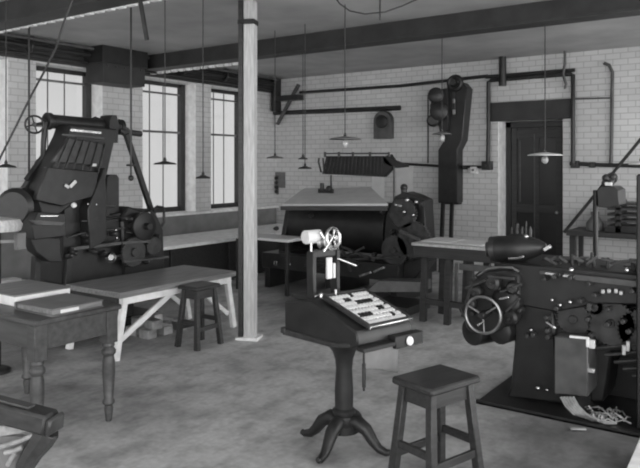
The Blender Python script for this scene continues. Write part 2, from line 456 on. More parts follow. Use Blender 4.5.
# bench under the windows
t = thing('window_bench', 'long wall bench with pale top standing under the windows', 'bench', (-7.7, 8.0, 0))
MB().span((-8.30, 5.75, .61), (-7.2, 10.4, .66)).build('worktop', 'white_paint', t, bevel=.008)
MB().span((-7.30, 5.8, .02), (-7.26, 10.35, .61)).build('front_panel', 'wood_dark', t)
m = MB()
for y in (5.85, 6.7, 7.9, 9.2, 10.3): m.span((-7.255, y - .05, 0), (-7.22, y + .05, .61))
m.pieces('batten', 'wood_dark', t)
m = MB(); m.span((-8.28, 5.8, 0), (-8.2, 5.88, .61)); m.span((-8.28, 10.25, 0), (-8.2, 10.33, .61)); m.build('leg', 'wood_dark', t)

# imposing table with pages, mid right
t = thing('composing_table', 'heavy dark table with pale top on trestle legs before the tiled wall', 'table', (-3.0, 7.6, 0))
p0 = onY(412, 247, 7.0); TZ = .91
XA, XB = p0.x, onY(506, 250, 7.0).x
MB().span((XA, 6.98, TZ - .03), (XB, 7.75, TZ)).build('tabletop', 'wood_pale', t)
MB().span((XA + .02, 7.0, TZ - .16), (XB - .02, 7.72, TZ - .03)).build('drawer_case', 'wood_dark', t)
for x in (XA + .12, XA + .42, XA + .66, XB - .12):
    for y in (7.1, 7.6):
        MB().bar((x, y, TZ - .16), (x + (.05 if x > XA + .5 else -.03), y, 0), .07, .07, up=(0, 1, 0)).build('leg', 'wood_dark', t)
m = MB(); m.span((XA + .1, 7.08, .2), (XB - .1, 7.12, .27)); m.build('stretcher', 'wood_dark', t)
m = MB(); m.span((XA + .58, 6.985, .65), (XA + 1.0, 7.0, .72)); m.span((XA + .53, 6.975, .30), (XA + .57, 7.0, .72)); o = m.build('handle_rail', 'iron_grey', t); o['label'] = 'pale bracket'
for i, (u0, u1, v0, v1) in enumerate(((.03, .40, .10, .55), (.42, .80, .06, .50))):
    m = MB(); m.span((XA + u0, 7.05 + v0, TZ), (XA + u1, 7.05 + v1, TZ + .012))
    tag(m.build('page_sheet', 'paper', None), ['pale sheet at left end of the heavy composing table', 'larger pale sheet at middle of the heavy composing table'][i], 'paper sheet', 'sheets on the composing table')

# bench along the tiled wall, right
t = thing('wall_bench', 'narrow dark-edged bench along the tiled wall right of the door', 'bench', (-1.2, 10.2, 0))
q = onY(566, 232, 9.9)
MB().span((q.x, 9.9, .80), (1.2, 10.58, .872)).build('worktop', 'wood_dark', t)
for x in (q.x + .06, q.x + 1.3, 1.1): MB().span((x - .04, 10.0, 0), (x + .04, 10.08, .80)).build('leg', 'wood_dark', t)
for x in (q.x + .06, 1.1): MB().span((x - .03, 10.45, 0), (x + .03, 10.51, .80)).build('leg', 'wood_dark', t)
# ------------------------------------------------------------------ keyboard on its pedestal
kb = onz(344, 446, 0)
e = RIGHT * .777 + FWD * .629
t = thing('composing_keyboard', 'pedestal typesetting keyboard with sloping bank of white keys in centre foreground', 'keyboard machine', (kb.x, kb.y, 0), math.atan2(e.y, e.x))
L = dict(local=True)
m = MB().lathe([(.10, .10), (.10, .15), (.078, .17), (.066, .2), (.074, .215), (.074, .235), (.058, .25), (.060, .36), (.052, .50), (.058, .56), (.075, .61), (.105, .65), (.15, .685), (.15, .70)], (0, 0, 0), n=24)
m.build('column', 'iron', t, **L)
for i in range(4):
    a = R(20 + 90 * i); u = Vector((math.cos(a), math.sin(a), 0))
    pts = [u * r + UP * z for r, z in ((.04, .16), (.10, .17), (.16, .135), (.21, .07), (.25, .035), (.30, .022), (.325, .03))]
    MB().path(pts, [.045, .048, .042, .034, .028, .022, .018], 10).build('foot', 'iron', t, **L)
MB().prism([(-.21, y, z) for y, z in ((.36, .90), (.09, .945), (-.34, .83), (-.36, .80), (-.36, .745), (-.30, .725), (-.12, .70), (.36, .685))], (.46, 0, 0)).build('case', 'iron', t, bevel=.01, **L)
m = MB()
for x in (-.22, .25): m.prism([(x, .37, .675), (x, .37, .72), (x, -.12, .725), (x, -.3, .75), (x, -.3, .725), (x, -.12, .695)], (.012, 0, 0))
m.span((-.225, .34, .685), (.262, .385, .725)); m.build('moulding', 'iron_worn', t, **L)
# key bank, sloped
sl = math.atan2(.945 - .83, .43); uy = Vector((0, math.cos(sl), math.sin(sl))); un = Vector((0, -math.sin(sl), math.cos(sl))); ux = Vector((1, 0, 0))
bo = Vector((.06, -.345, .835))
def kp(x, y, h): return bo + ux * x + uy * y + un * h
def kbox(m, x0, x1, y0, y1, h0, h1):
    m.hexa([kp(x0, y0, h0), kp(x1, y0, h0), kp(x1, y1, h0), kp(x0, y1, h0), kp(x0, y0, h1), kp(x1, y0, h1), kp(x1, y1, h1), kp(x0, y1, h1)])
m = MB(); kbox(m, -.185, .185, -.02, .0, 0, .03); kbox(m, -.185, .185, .42, .44, 0, .03); kbox(m, -.185, -.165, 0, .42, 0, .03); kbox(m, .165, .185, 0, .42, 0, .03); kbox(m, -.165, .165, 0, .42, 0, .006)
bank = m.build('key_bank', 'iron_worn', t, **L)
m = MB(); kbox(m, -.18, .18, -.028, -.021, .004, .024); o = m.build('front_strip', 'steel', bank, **L)
key = None
NR, NC = 8, 12
dark = {(2, 1), (2, 2), (2, 3), (2, 4), (5, 5), (5, 6), (5, 7), (5, 8), (5, 9), (3, 8), (3, 9), (6, 3), (6, 4), (7, 6), (1, 9)}
kd = None
for j in range(NR):
    for i in range(NC):
        x = -.151 + i * .0275 + (.006 if j % 2 else 0); y = .03 + j * .05 + (.008 if j > 3 else 0)
        isd = (j, i) in dark
        src = kd if isd else key
        if src is None:
            mm = MB(); kbox(mm, -.0105, .0105, -.018, .018, .006, .024)
            o = mm.build('key', 'iron' if isd else 'key_white', t, bevel=.003, **L)
            if isd: kd = o; o['label'] = 'dark key'
            else: key = o
            o.location = ux * x + uy * y
        else:
            o = src.copy(); COL.objects.link(o); o.parent = t; o.location = ux * x + uy * y
# brackets, plate and tag at the operator's side
m = MB(); m.span((-.215, -.42, .72), (.28, -.355, .745)); m.span((.04, -.425, .70), (.28, -.36, .775)); m.build('front_shelf', 'iron', t, **L)
o = MB().lathe([(.026, 0), (.028, .01), (.022, .018)], (.15, -.427, .735), (0, -1, .2)).build('white_button', 'key_white', t, **L); o['label'] = 'round white button'
o = MB().prism([(-.2, -.40, .72), (.085, -.40, .72), (.085, -.40, .545), (-.08, -.40, .60), (-.2, -.40, .625)], (0, .008, 0)).build('hanging_plate', 'sheet_grey', t, **L); o['label'] = 'grey hanging plate'
MB().tube((-.205, -.41, .72), (-.205, -.41, .50), .007).tube((-.205, -.41, .66), (-.205, -.41, .52), .011).build('hanging_rod', 'iron', t, **L)
# paper tower
m = MB(); m.span((-.17, .10, .92), (.17, .34, .945)); m.span((-.15, .13, .94), (-.12, .2, 1.24)); m.span((.05, .13, .94), (.08, .2, 1.24)); m.span((-.15, .14, 1.2), (.08, .18, 1.25))
m.build('tower_frame', 'iron', t, **L)
m = MB(); m.box((-.09, .14, .955), (.10, .03, .012), (0, 0, .1)); m.box((.07, .12, .955), (.20, .026, .012), (0, 0, .1)); m.tube((-.15, .05, .96), (-.15, .05, .99), .012); m.tube((-.02, .06, .96), (-.02, .06, 1.0), .01)
m.build('steel_bar', 'steel', t, **L)
MB().lathe([(.045, -.06), (.045, .06)], (-.125, .17, 1.335), (1, 0, 0)).build('paper_roll', 'paper', t, **L)
m = MB().ring((.0, .11, 1.325), (.15, -1, .1), .062, .012).spokes((.0, .11, 1.325), (.15, -1, .1), .06, .006, 5).lathe([(.018, -.04), (.02, 0), (.018, .03)], (0, .11, 1.325), (.15, -1, .1))
m.build('reel', 'steel', t, **L)
m = MB().lathe([(.05, -.03), (.055, -.02), (.04, -.015), (.04, .015), (.055, .02), (.05, .03)], (-.055, .13, 1.30), (.4, -1, .1)); m.build('spool', 'steel_dull', t, **L)
m = MB().path([(-.10, .12, 1.37), (-.085, .10, 1.33), (-.07, .1, 1.28), (-.03, .1, 1.25), (.02, .1, 1.25), (.06, .11, 1.29), (.068, .12, 1.35)], .009); m.bar((-.09, .1, 1.24), (-.01, .09, 1.35), .02, .012); m.pieces('guide_bar', 'steel', t, **L)
m = MB().span((-.055, .10, 1.06), (-.01, .12, 1.20)); m.span((.0, .105, 1.06), (.022, .125, 1.16)); o = m.build('paper_strip', 'paper', t, **L)
m = MB().tube((.02, .09, 1.19), (.17, .07, 1.13), .008); m.tube((-.15, .15, 1.24), (-.15, .15, 1.36), .008).tube((.075, .15, 1.24), (.075, .15, 1.34), .008); m.pieces('lever', 'steel', t, **L)

# ------------------------------------------------------------------ big line-casting machine at left (faces down the room)
XP = -6.05
def lp(x, y, v=0.0): return onX(x, y, XP - v)
o0 = lp(90, 285)
t = thing('linecasting_machine', 'tall black typecasting machine with slanted magazine at left before the windows', 'typecasting machine', (XP - .4, 4.5, 0))
def lprism(name, mat, pts, v0, v1, bevel=.008, parent=t):
    return MB().prism([lp(x, y, v0) for x, y in pts], (-(v1 - v0), 0, 0)).build(name, mat, parent, bevel=bevel)
m = MB(); A, B = lp(28, 250), lp(163, 250)
m.span((XP - .75, A.y + .12, .0), (XP - .05, B.y - .02, .10)); m.span((XP - .7, A.y + .5, .1), (XP - .08, B.y - .35, .95)); m.span((XP - .72, A.y + .35, .35), (XP - .02, B.y, .5))
m.build('base_frame', 'iron', t, bevel=.012)
for y in (A.y + .15, A.y + .5): MB().bar((XP - .1, y, .9), (XP - .1, y - .05, 0), .08, .06).build('leg', 'iron', t)
lprism('magazine', 'iron', [(67, 135), (70, 125), (118, 129), (113, 150), (106, 182), (84, 196), (60, 214), (42, 222), (38, 196), (50, 170)], .05, .30, .015)
m = MB()
for q in range(6):
    a = lp(70 + q * 7, 136 + q * 1.4, .0); b = lp(48 + q * 9, 188 + q * 1.2, .0); m.bar(a, b, .02, .012)
m.pieces('magazine_rib', 'iron_worn', t)
lprism('magazine_shield', 'iron_worn', [(68, 138), (106, 144), (102, 166), (52, 162)], .01, .05)
lprism('lower_shield', 'iron', [(48, 167), (99, 172), (95, 196), (62, 206), (36, 200)], -.03, .05)
lprism('side_frame', 'iron', [(40, 160), (46, 156), (60, 190), (56, 214), (24, 214), (23, 190), (32, 176)], .28, .36)
# distributor bar on top
a, b = lp(46, 121, .3), lp(118, 127, .3)
MB().tube(a, b, .075, .075, 18).lathe([(.09, 0), (.09, .05)], a, b - a).lathe([(.09, 0), (.09, .05)], b, b - a).build('distributor_bar', 'iron', t)
MB().bar(lp(70, 130, .05), lp(101, 133, .05), .02, .03).build('steel_rail', 'steel', t)
MB().bar(lp(62, 134.5, .04), lp(104, 138.5, .04), .02, .02).build('dull_rail', 'iron_grey', t)
MB().path([lp(90, 120, .3), lp(95, 117.5, .3), lp(102, 120, .3), lp(108, 122, .3)], .012).build('belt_guard', 'iron', t)
# handwheel
hc = lp(34.5, 124.5, .3)
m = MB().ring(hc, (.85, -.4, 0), .088, .011).spokes(hc, (.85, -.4, 0), .088, .007, 4, .3); hw = m.build('hand_wheel', 'iron', t)
MB().lathe([(.022, -.03), (.022, .03)], hc, (.85, -.4, 0)).build('hub', 'iron', hw)
MB().tube(hc, lp(47, 122, .3), .014).build('wheel_shaft', 'iron', t)
MB().path([lp(46, 122, .3), lp(44.5, 130, .3), lp(43.5, 142, .3), lp(43, 156, .3), lp(36, 166, .3), lp(26, 180, .3)], .028).build('side_bracket', 'iron', t)
# right bracket, arm and belt rod
m = MB().prism([lp(x, y, .15) for x, y in ((110, 120), (112, 115), (117, 115), (119, 124), (118, 143), (111, 143), (110, 136))], (-.2, 0, 0)); m.build('end_bracket', 'iron', t)
m = MB().tube(lp(119, 131, .25), lp(141, 134, .25), .035).lathe([(.05, -.03), (.05, .03)], lp(125, 131.5, .25), (1, 0, 0)); m.build('drive_arm', 'iron_worn', t)
MB().bar(lp(126, 134, .22), lp(153, 216, .22), .05, .06).build('drive_link', 'iron', t)
# elevator column, pot and motor side
lprism('elevator_column', 'iron', [(107, 215), (107, 178), (110, 174.5), (117, 174.5), (119.5, 178), (119.5, 215)], .15, .4)
lprism('main_column', 'iron', [(64, 205), (106, 182), (110, 215), (122, 212), (124, 282), (62, 284)], .1, .6)
lprism('vise_frame', 'iron', [(88, 210), (104, 168), (106, 168), (107, 240), (90, 250)], -.05, .1)
m = MB().span(lp(96, 219, -.02), lp(122, 216, .06)); m.span(lp(74, 247, -.04), lp(122, 244, .02)); m.pieces('vise_rail', 'iron_grey', t)
lprism('casting_pot', 'iron', [(122, 218), (128, 206), (146, 212), (152, 208), (158, 216), (164, 230), (165, 272), (124, 276)], .05, .55, .02)
m = MB(); c = lp(141, 226, .0); m.lathe([(.10, 0), (.16, .02), (.16, .07), (.10, .09)], c, (1, 0, 0), 24); m.lathe([(.04, 0), (.04, .16)], c, (1, 0, 0)); m.build('cam_wheel', 'iron', t)
m = MB().gear(lp(132, 252, -.02), (1, 0, 0), .17, .04, 32); m.lathe([(.05, 0), (.05, .07)], lp(132, 252, -.02), (1, 0, 0)); m.build('drive_gear', 'iron_worn', t)
m = MB().gear(lp(152, 246, -.02), (1, 0, 0), .11, .04, 24); m.build('pinion_gear', 'iron_worn', t)
m = MB().path([lp(155, 232, .1), lp(154.5, 208, .1), lp(157, 206.5, .1), lp(163, 207.5, .1), lp(164, 210, .1), lp(164, 222, .1), lp(161, 227, .1)], .016); m.build('belt_guard_loop', 'iron', t)
m = MB().bar(lp(122, 243, -.05), lp(150, 241, -.05), .03, .03); m.bar(lp(123, 262, -.06), lp(168, 257, -.06), .05, .02); m.pieces('floor_rail', 'iron_grey', t)
m = MB().ball(lp(153, 254, -.04), .02).ball(lp(117, 238, -.04), .015).ball(lp(116, 230, -.04), .015).ball(lp(96.5, 204.5, -.06), .013).ball(lp(88, 204, -.06), .012).ball(lp(149, 213, .0), .016)
m.ball(lp(101, 193, -.02), .016).ball(lp(102, 199, -.02), .012); m.pieces('oil_cup', 'steel', t)
# bright fittings
MB().lathe([(.055, 0), (.06, .02), (.03, .05)], lp(111, 258, -.02), (.75, -.6, .25)).build('polished_knob', 'steel', t)
MB().box(lp(94, 165, .0), (.02, .055, .03)).build('name_tag', 'paper', t)
m = MB().bar(lp(65, 185, -.05), lp(69, 187.5, -.05), .015, .03); m.bar(lp(70, 187, -.05), lp(76, 181, -.05), .015, .035); m.pieces('copy_clip', 'paper', t)
MB().ball(lp(74, 205.3, -.08), .028).build('lamp_bulb', 'enamel', t)
# keyboard side at the left end
lprism('operator_keyboard', 'iron', [(38, 212), (66, 214), (66, 236), (34, 240), (32, 226)], -.12, .12)
m = MB().bar(lp(40, 216, -.13), lp(58, 216, -.13), .02, .015); m.build('assembler_rail', 'steel', t)
m = MB().prism([lp(x, y, -.14) for x, y in ((30, 220), (66, 222), (62, 226), (36, 225))], (-.03, 0, 0)); m.build('assembler_slide', 'iron_grey', t)
MB().lathe([(.15, -.12), (.19, -.08), (.19, .08), (.15, .12)], lp(19, 207, .2), (.5, -.8, 0), 26).build('matrix_drum', 'iron', t)
lprism('galley_bracket', 'iron', [(30, 236), (60, 238), (62, 262), (50, 262), (36, 252)], -.05, .1)
rnd = random.Random(3)
m = MB()
for q in range(26):
    x = rnd.uniform(66, 160); y = rnd.uniform(216, 262)
    m.lathe([(.02, -.06), (.028, -.05), (.028, .02), (.015, .05)], lp(x, y, .0), (1, rnd.uniform(-.2, .2), rnd.uniform(-.2, .2)), 10)
m.pieces('machine_bolt', 'iron_worn', t)
m = MB()
for q in range(9):
    x = rnd.uniform(66, 130); y = rnd.uniform(205, 258); m.bar(lp(x, y, -.02), lp(x + rnd.uniform(8, 24), y + rnd.uniform(-6, 6), -.02), .02, .018)
m.pieces('link_rod', 'iron_worn', t)

# pale round board on a dark stand at the extreme left
c = atZ(-4, 224, 5.9)
t = thing('copy_stand', 'pale round-topped board on a dark iron stand cut off by left edge', 'stand', (c.x, c.y, 0))
MB().lathe([(.0, .0), (.20, .0), (.215, .05), (.19, .10), (.0, .125)], (c.x, c.y, c.z - .06), (0, 0, 1), 28).build('round_top', 'wood_pale', t)
MB().tube((c.x, c.y, 0), (c.x, c.y, c.z - .06), .04).lathe([(.12, 0), (.12, .03), (.05, .06)], (c.x, c.y, 0)).build('pole', 'iron', t)
m = MB(); q = atZ(20, 241, 5.95); m.box((q.x, q.y, q.z), (.06, .08, .15)); m.bar((c.x, c.y, q.z), (q.x, q.y, q.z), .03, .03); m.build('side_box', 'sheet_grey', t)
# low shelf under the first windows with white parcels on it
t = thing('low_shelf', 'low grey shelf against the window wall behind the typecasting machine', 'shelf', (-8.2, 5.0, 0))
MB().span((-8.40, 4.3, .22), (-7.95, 5.65, .25)).build('board', 'sheet_grey', t)
for y in (4.35, 5.58): MB().span((-8.36, y, 0), (-8.0, y + .05, .22)).build('leg', 'wood_dark', t)
for i, (x, y, sx, sy, h) in enumerate(((6, 277, .20, .30, .12), (24, 276, .16, .11, .07), (47, 283, .20, .28, .05))):
    p = onX(x, y, -8.1)
    o = MB().span((-8.1 - sx / 2, p.y - sy / 2, .25), (-8.1 + sx / 2, p.y + sy / 2, .25 + h)).build('paper_parcel', 'paper', None)
    tag(o, ['tallest white parcel on the low shelf, nearest the left edge', 'smallest white parcel on the low shelf behind the typecasting machine', 'long flat white parcel at right end of the low shelf'][i], 'parcel', 'white parcels on the low shelf')

# ------------------------------------------------------------------ type caster on the right
def cp(x, y, Y=5.1): return onY(x, y, Y)
t = thing('casting_machine', 'low heavy black type casting machine with handwheel filling the right side', 'casting machine', (-1.1, 5.4, 0))
def cprism(name, mat, pts, y0, y1, bevel=.008, parent=t):
    return MB().prism([cp(x, y, y0) for x, y in pts], (0, y1 - y0, 0)).build(name, mat, parent, bevel=bevel)
MB().span((-1.98, 4.88, 0), (.35, 6.0, .012)).span((-1.98, 4.88, 0), (.35, 4.90, .03)).build('drip_tray', 'iron', t, bevel=0)
cprism('pedestal', 'iron', [(505, 398), (510, 388), (514, 345), (513, 300), (553, 300), (556, 345), (558, 392), (564, 404)], 5.15, 5.7, .02)
cprism('cabinet', 'iron_grey', [(554, 336), (588, 339), (588, 397), (554, 394)], 4.98, 5.35)
m = MB().prism([cp(x, y, 4.97) for x, y in ((569, 335.5), (589, 337.5), (589, 340), (569, 338))], (0, .02, 0)); m.bar(cp(587.5, 338, 4.97), cp(587.5, 347, 4.97), .02, .015); o = m.build('cabinet_edge', 'white_paint', t)
MB().box(cp(592, 344, 5.0), (.04, .03, .06)).build('scrap_tag', 'paper', t)
m = MB().box(cp(589, 370, 5.0), (.08, .03, .03)); m.tube(cp(586, 358, 5.0), cp(587, 370, 5.0), .016); m.build('oil_can', 'lead', t)
cprism('bed', 'iron', [(500, 262), (548, 266), (660, 276), (665, 306), (600, 304), (555, 312), (512, 304), (498, 290)], 5.1, 5.75, .012)
m = MB().bar(cp(545, 273, 5.07), cp(575, 277, 5.07), .02, .02); m.build('bright_rail', 'steel', t)
m = MB().bar(cp(575, 277, 5.07), cp(655, 286, 5.07), .03, .045); m.bar(cp(540, 272, 5.08), cp(575, 276, 5.08), .03, .03); m.build('slide_rail', 'iron_grey', t)
rnd = random.Random(4)
# left casting head with handwheel
MB().lathe([(.08, 0), (.12, .03), (.12, .3), (.09, .36)], cp(503, 303, 5.02), (.15, 1, 0), 24).lathe([(.08, 0), (.11, .02), (.11, .3)], cp(470, 332, 5.1), (.4, 1, 0)).lathe([(.07, 0), (.10, .02), (.10, .3)], cp(498, 332, 5.08), (.2, 1, 0)).build('cam_case', 'iron', t)
cprism('casting_head', 'iron', [(468, 282), (478, 272), (505, 268), (520, 275), (520, 318), (500, 332), (476, 336), (466, 330), (462, 312)], 5.06, 5.45, .02)
wc = cp(483, 315, 4.93); wn = (.0, -1, 0)
m = MB().ring(wc, wn, .138, .012, 44).spokes(wc, wn, .135, .008, 3, .6); hw = m.build('hand_wheel', 'steel_dull', t)
MB().lathe([(.03, -.03), (.034, .0), (.022, .04)], wc, wn).build('hub', 'iron', hw)
MB().tube(wc + Vector((.0, -.01, -.05)), wc + Vector((-.02, -.06, -.07)), .01).build('crank_handle', 'steel', hw)
MB().tube(wc, wc + Vector((0, .2, 0)), .025).build('wheel_shaft', 'iron', t)
for x, y, r in ((476, 292, .05), (492, 283, .06), (512, 288, .05), (470, 304, .045), (510, 318, .06)):
    MB().lathe([(r * .7, -.02), (r, 0), (r, .05), (r * .8, .08)], cp(x, y, 4.99), (rnd.uniform(-.3, .3), 1, 0), 16).lathe([(.012, -.05), (.012, .0)], cp(x, y, 4.99), (0, 1, 0), 8).build('cam_roller', rnd.choice(['iron', 'iron_worn']), t)
for a4, b4 in (((466, 288), (486, 280)), ((488, 276), (515, 279)), ((500, 292), (522, 284)), ((468, 322), (460, 308)), ((506, 312), (520, 298)), ((472, 283), (468, 300))):
    MB().bar(cp(*a4, 4.98), cp(*b4, 4.98), .025, .02).build('link_rod', 'iron_worn', t)
MB().bar(cp(499, 299, 4.97), cp(509, 297, 4.97), .02, .02).build('bright_lever', 'steel', t)
m = MB().path([cp(478, 276, 5.04), cp(488, 269, 5.04), cp(500, 267.5, 5.04), cp(512, 268, 5.04), cp(519, 272, 5.04)], .012); m.build('guard_rail', 'steel_dull', t)
m = MB().bar(cp(546, 321, 5.05), cp(556, 329, 5.05), .025, .02); m.ball(cp(531, 330, 5.1), .016).ball(cp(538, 388, 5.1), .02).ball(cp(547, 390, 5.1), .014).ball(cp(560, 305, 5.05), .016).ball(cp(570, 302, 5.05), .018).ball(cp(571, 270, 5.05), .02).ball(cp(627, 270, 5.05), .02).ball(cp(552, 300, 5.05), .014)
m.pieces('oil_cup', 'steel', t)
# drum with flange on the casting head
dc0, dc1 = cp(493, 249, 5.2), cp(541, 247, 5.25)
MB().lathe([(.10, 0), (.105, .03), (.10, .10), (.115, .14), (.105, .22), (.06, .34), (.03, .39)], dc0 + Vector((.02, 0, 0)), dc1 - dc0, 26).build('galley_drum', 'iron', t)
MB().lathe([(.10, -.02), (.10, .03)], dc0, dc1 - dc0, 26).lathe([(.06, -.05), (.06, .05)], dc0, dc1 - dc0, 26).build('drum_flange', 'iron_worn', t)
MB().path([cp(508, 258.5, 5.08), cp(518, 258, 5.08), cp(524, 256.5, 5.08)], .01).build('drum_bar', 'steel', t)
for x, h, r in ((517, 223, .03), (526, 221, .014), (530, 236, .02), (522, 228, .022), (512, 230, .016)):
    MB().lathe([(r * .7, 0), (r, .02), (r * .7, .05), (r * .8, .1), (r * .4, .13)], cp(x, 243, 5.3), (0, 0, 1), 12).tube(cp(x, 243, 5.3), cp(x, h, 5.3), r * .5).build('valve_post', 'iron', t)
m = MB().ball(cp(526, 236.5, 5.2), .018).bar(cp(544, 250, 5.2), cp(551, 246, 5.2), .03, .03).ball(cp(538, 248, 5.2), .012); m.pieces('valve_cap', 'steel', t)
# machinery on the bed
rnd = random.Random(12)
for i in range(9):
    x = 548 + i * 11.5; y = 272 + i * 1.2
    top = y - rnd.uniform(8, 22); Yq = 5.35 + rnd.uniform(-.08, .15)
    MB().span(cp(x - 4, y + 6, Yq) + Vector((0, -.05, 0)), cp(x + 5, top, Yq) + Vector((0, .08, 0))).build('slide_block', rnd.choice(['iron', 'iron', 'iron_worn']), t)
m = MB()
for i in range(12):
    x = rnd.uniform(542, 640); y = rnd.uniform(254, 268); m.tube(cp(x, y + 8, 5.25), cp(x + rnd.uniform(-2, 2), y - 3, 5.25), .012)
m.pieces('guide_pin', 'iron_worn', t)
m = MB()
for i in range(7):
    x = 545 + i * 14; m.bar(cp(x, 262 + rnd.uniform(-6, 4), 5.2), cp(x + rnd.uniform(8, 18), 262 + rnd.uniform(-6, 4), 5.2), .025, .02)
m.pieces('push_rod', 'iron_grey', t)
for x, y, r, n in ((575, 318, .13, 30), (612, 322, .17, 36), (640, 330, .15, 30), (596, 306, .07, 18)):
    MB().gear(cp(x, y, 5.18), (0, -1, 0), r, .04, n).lathe([(.03, 0), (.03, .07)], cp(x, y, 5.18), (0, -1, 0)).build('cam_gear', 'iron_worn', t)
MB().span((cp(592, 300, 5.6).x, 5.62, .012), (.3, 5.68, .95)).build('back_plate', 'iron', t)
cprism('frame_side', 'iron', [(588, 304), (665, 306), (668, 402), (648, 402), (640, 355), (612, 352), (604, 402), (590, 402)], 5.25, 5.6, .015)
m = MB()
for q in range(5): m.tube(cp(596 + q * 9, 348 + q * 7, 5.15), cp(640, 344 + q * 8, 5.15), .014)
m.pieces('cross_shaft', 'iron_worn', t)
m = MB()
for x, y in ((603, 291.5), (609, 291), (616, 291), (621, 293), (628, 346), (624, 350)): m.box(cp(x, y, 5.05), (.025, .02, .03 if y < 300 else .07))
m.pieces('type_piece', 'lead', t)
m = MB()
for i in range(40):
    x = rnd.uniform(470, 645); y = rnd.uniform(272, 345)
    if x < 520 and y > 325: continue
    m.lathe([(.014, -.03), (.018, -.02), (.018, .05)], cp(x, y, 5.06), (rnd.uniform(-.2, .2), -1, 0), 8)
m.pieces('machine_bolt', 'iron_worn', t)
# melting pot column at frame edge
q = cp(641, 300, 5.0)
MB().span((q.x - .03, 5.0, .012), (q.x + .22, 5.25, HC - 8 * 5.3 / FPX)).build('pump_column', 'iron', t, bevel=.01)
# coils of metal strip spilling on the tray
t = thing('metal_ribbons', 'tangle of pale shiny metal strips spilled on the tray below the grey cabinet', 'scrap metal', tuple(onz(600, 420, .02).xy) + (.013,))
rnd = random.Random(5)
for i in range(5):
    x = 561 + i * 3; s = MB(); pts = []
    p = [onY(x, 397, 4.93), onY(x + 5, 406, 4.90), onY(x + 13, 414, 4.86)]
    qv = onz(x + 24 + i * 2, 417 + i * 1.5, .03); pts = p + [qv, qv + Vector((.06, -.02 + .02 * i, -.005))]
    s.path(pts, .010, 6); s.build('bent_strip', 'lead', t, bevel=0)
m = MB()
for i in range(34):
    a = onz(rnd.uniform(592, 626), rnd.uniform(410, 422), .028 + rnd.uniform(0, .03)); an = rnd.uniform(0, PI); L2 = rnd.uniform(.04, .10)
    b = a + Vector((math.cos(an) * L2, math.sin(an) * L2, rnd.uniform(-.01, .02))); mid = (a + b) / 2 + Vector((0, 0, .02))
    m.path([a, mid, b], .006, 5)
m.pieces('loose_strip', 'lead', t, bevel=0)
m = MB(); a = onz(570, 428.5, .02); b = onz(586, 429, .02); m.bar(a, b, .03, .012)
o = m.build('metal_sliver', 'lead', None); tag(o, 'single pale metal sliver on the floor before the tray', 'scrap metal')
# pale board corner at lower right
pa, pb2 = onz(628, 468, .1), onz(640, 440, .1)
dv = (pb2 - pa).normalized(); nv = Vector((dv.y, -dv.x, 0))
m = MB().prism([pa - dv * .5, pb2 + dv * .06, pb2 + dv * .06 + nv * .5, pa - dv * .5 + nv * .5], (0, 0, .02))
m.prism([pa - dv * .45 + nv * .05 - UP * .1, pb2 + nv * .05 - UP * .1, pb2 + nv * .4 - UP * .1, pa - dv * .45 + nv * .4 - UP * .1], (0, 0, .1))
tag(m.build('crate', 'white_paint', None), 'pale crate corner at the bottom right edge of the picture', 'crate')

# ------------------------------------------------------------------ hooded pump on a rod, by the tiled wall
t = thing('hooded_lamp_stand', 'black hood with small knobbed top on a thin upright beside the wall bench', 'stand', tuple(onY(595, 256, 6.3).xy) + (0,))
Yh = 6.3
p0, p1 = onY(595.5, 300, Yh), onY(595.5, 190, Yh)
MB().tube((p0.x, Yh, 0), p1, .022).lathe([(.16, 0), (.16, .02), (.04, .05)], (p0.x, Yh, 0)).build('upright', 'iron', t)
MB().prism([onY(x, y, Yh - .1) for x, y in ((597, 190), (601, 186.5), (613, 186.5), (618, 190), (619, 205), (607, 208), (598, 207))], (0, .3, 0)).build('hood', 'iron', t)
m = MB()
for x, y, r in ((606, 178, .035), (613, 177, .03), (611, 182, .03), (605, 183, .03)): m.ball(onY(x, y, Yh), r)
m.tube(onY(609, 188, Yh), onY(609, 178, Yh), .02); m.ring(onY(612, 178, Yh), (0, -1, 0), .04, .01, 20); m.build('top_fitting', 'iron_worn', t)
m = MB().box(onY(608.5, 184, Yh - .05), (.06, .02, .03)); m.build('pale_plate', 'white_paint', t)
t = thing('stacked_galleys', 'stack of dark flat trays on the wall bench right of the black hood', 'tray stack', tuple(onY(628, 230, 10.15).xy) + (.872,))
for i, y in enumerate((226, 220, 214, 208, 203)):
    c = onY(628, y, 10.15); MB().span((c.x - .24, 10.0, c.z - .025), (c.x + .24, 10.45, c.z + .01)).build('tray', 'iron_worn' if i % 2 else 'iron', t)
c0 = onY(618, 232, 10.1); 
MB().span((c0.x - .02, 10.0, .872), (c0.x + .06, 10.4, onY(618, 200, 10.1).z)).build('side_frame', 'iron', t)
m = MB(); cq = onY(610, 229, 10.1); MB().span((cq.x - .05, 10.0, .872), (cq.x + .42, 10.42, onY(612, 227, 10.1).z)).build('base', 'iron', t)
o = MB().lathe([(.12, 0), (.12, .1), (.05, .2), (.06, .26)], tuple(onY(595, 232, 10.2).xy) + (.872,), (0, 0, 1)).build('oil_flask', 'sheet_grey', None); tag(o, 'grey flask on the wall bench left of the tray stack', 'flask')
q0, q1 = onY(564, 232.5, 9.85), onY(640, 140, 9.85)
o = MB().path([q0, q1, q0 + (q1 - q0) * ((ZC - q0.z) / (q1.z - q0.z))], .022).build('stay_rod', 'iron', None); tag(o, 'long dark diagonal rod rising to the right from the wall bench', 'rod')

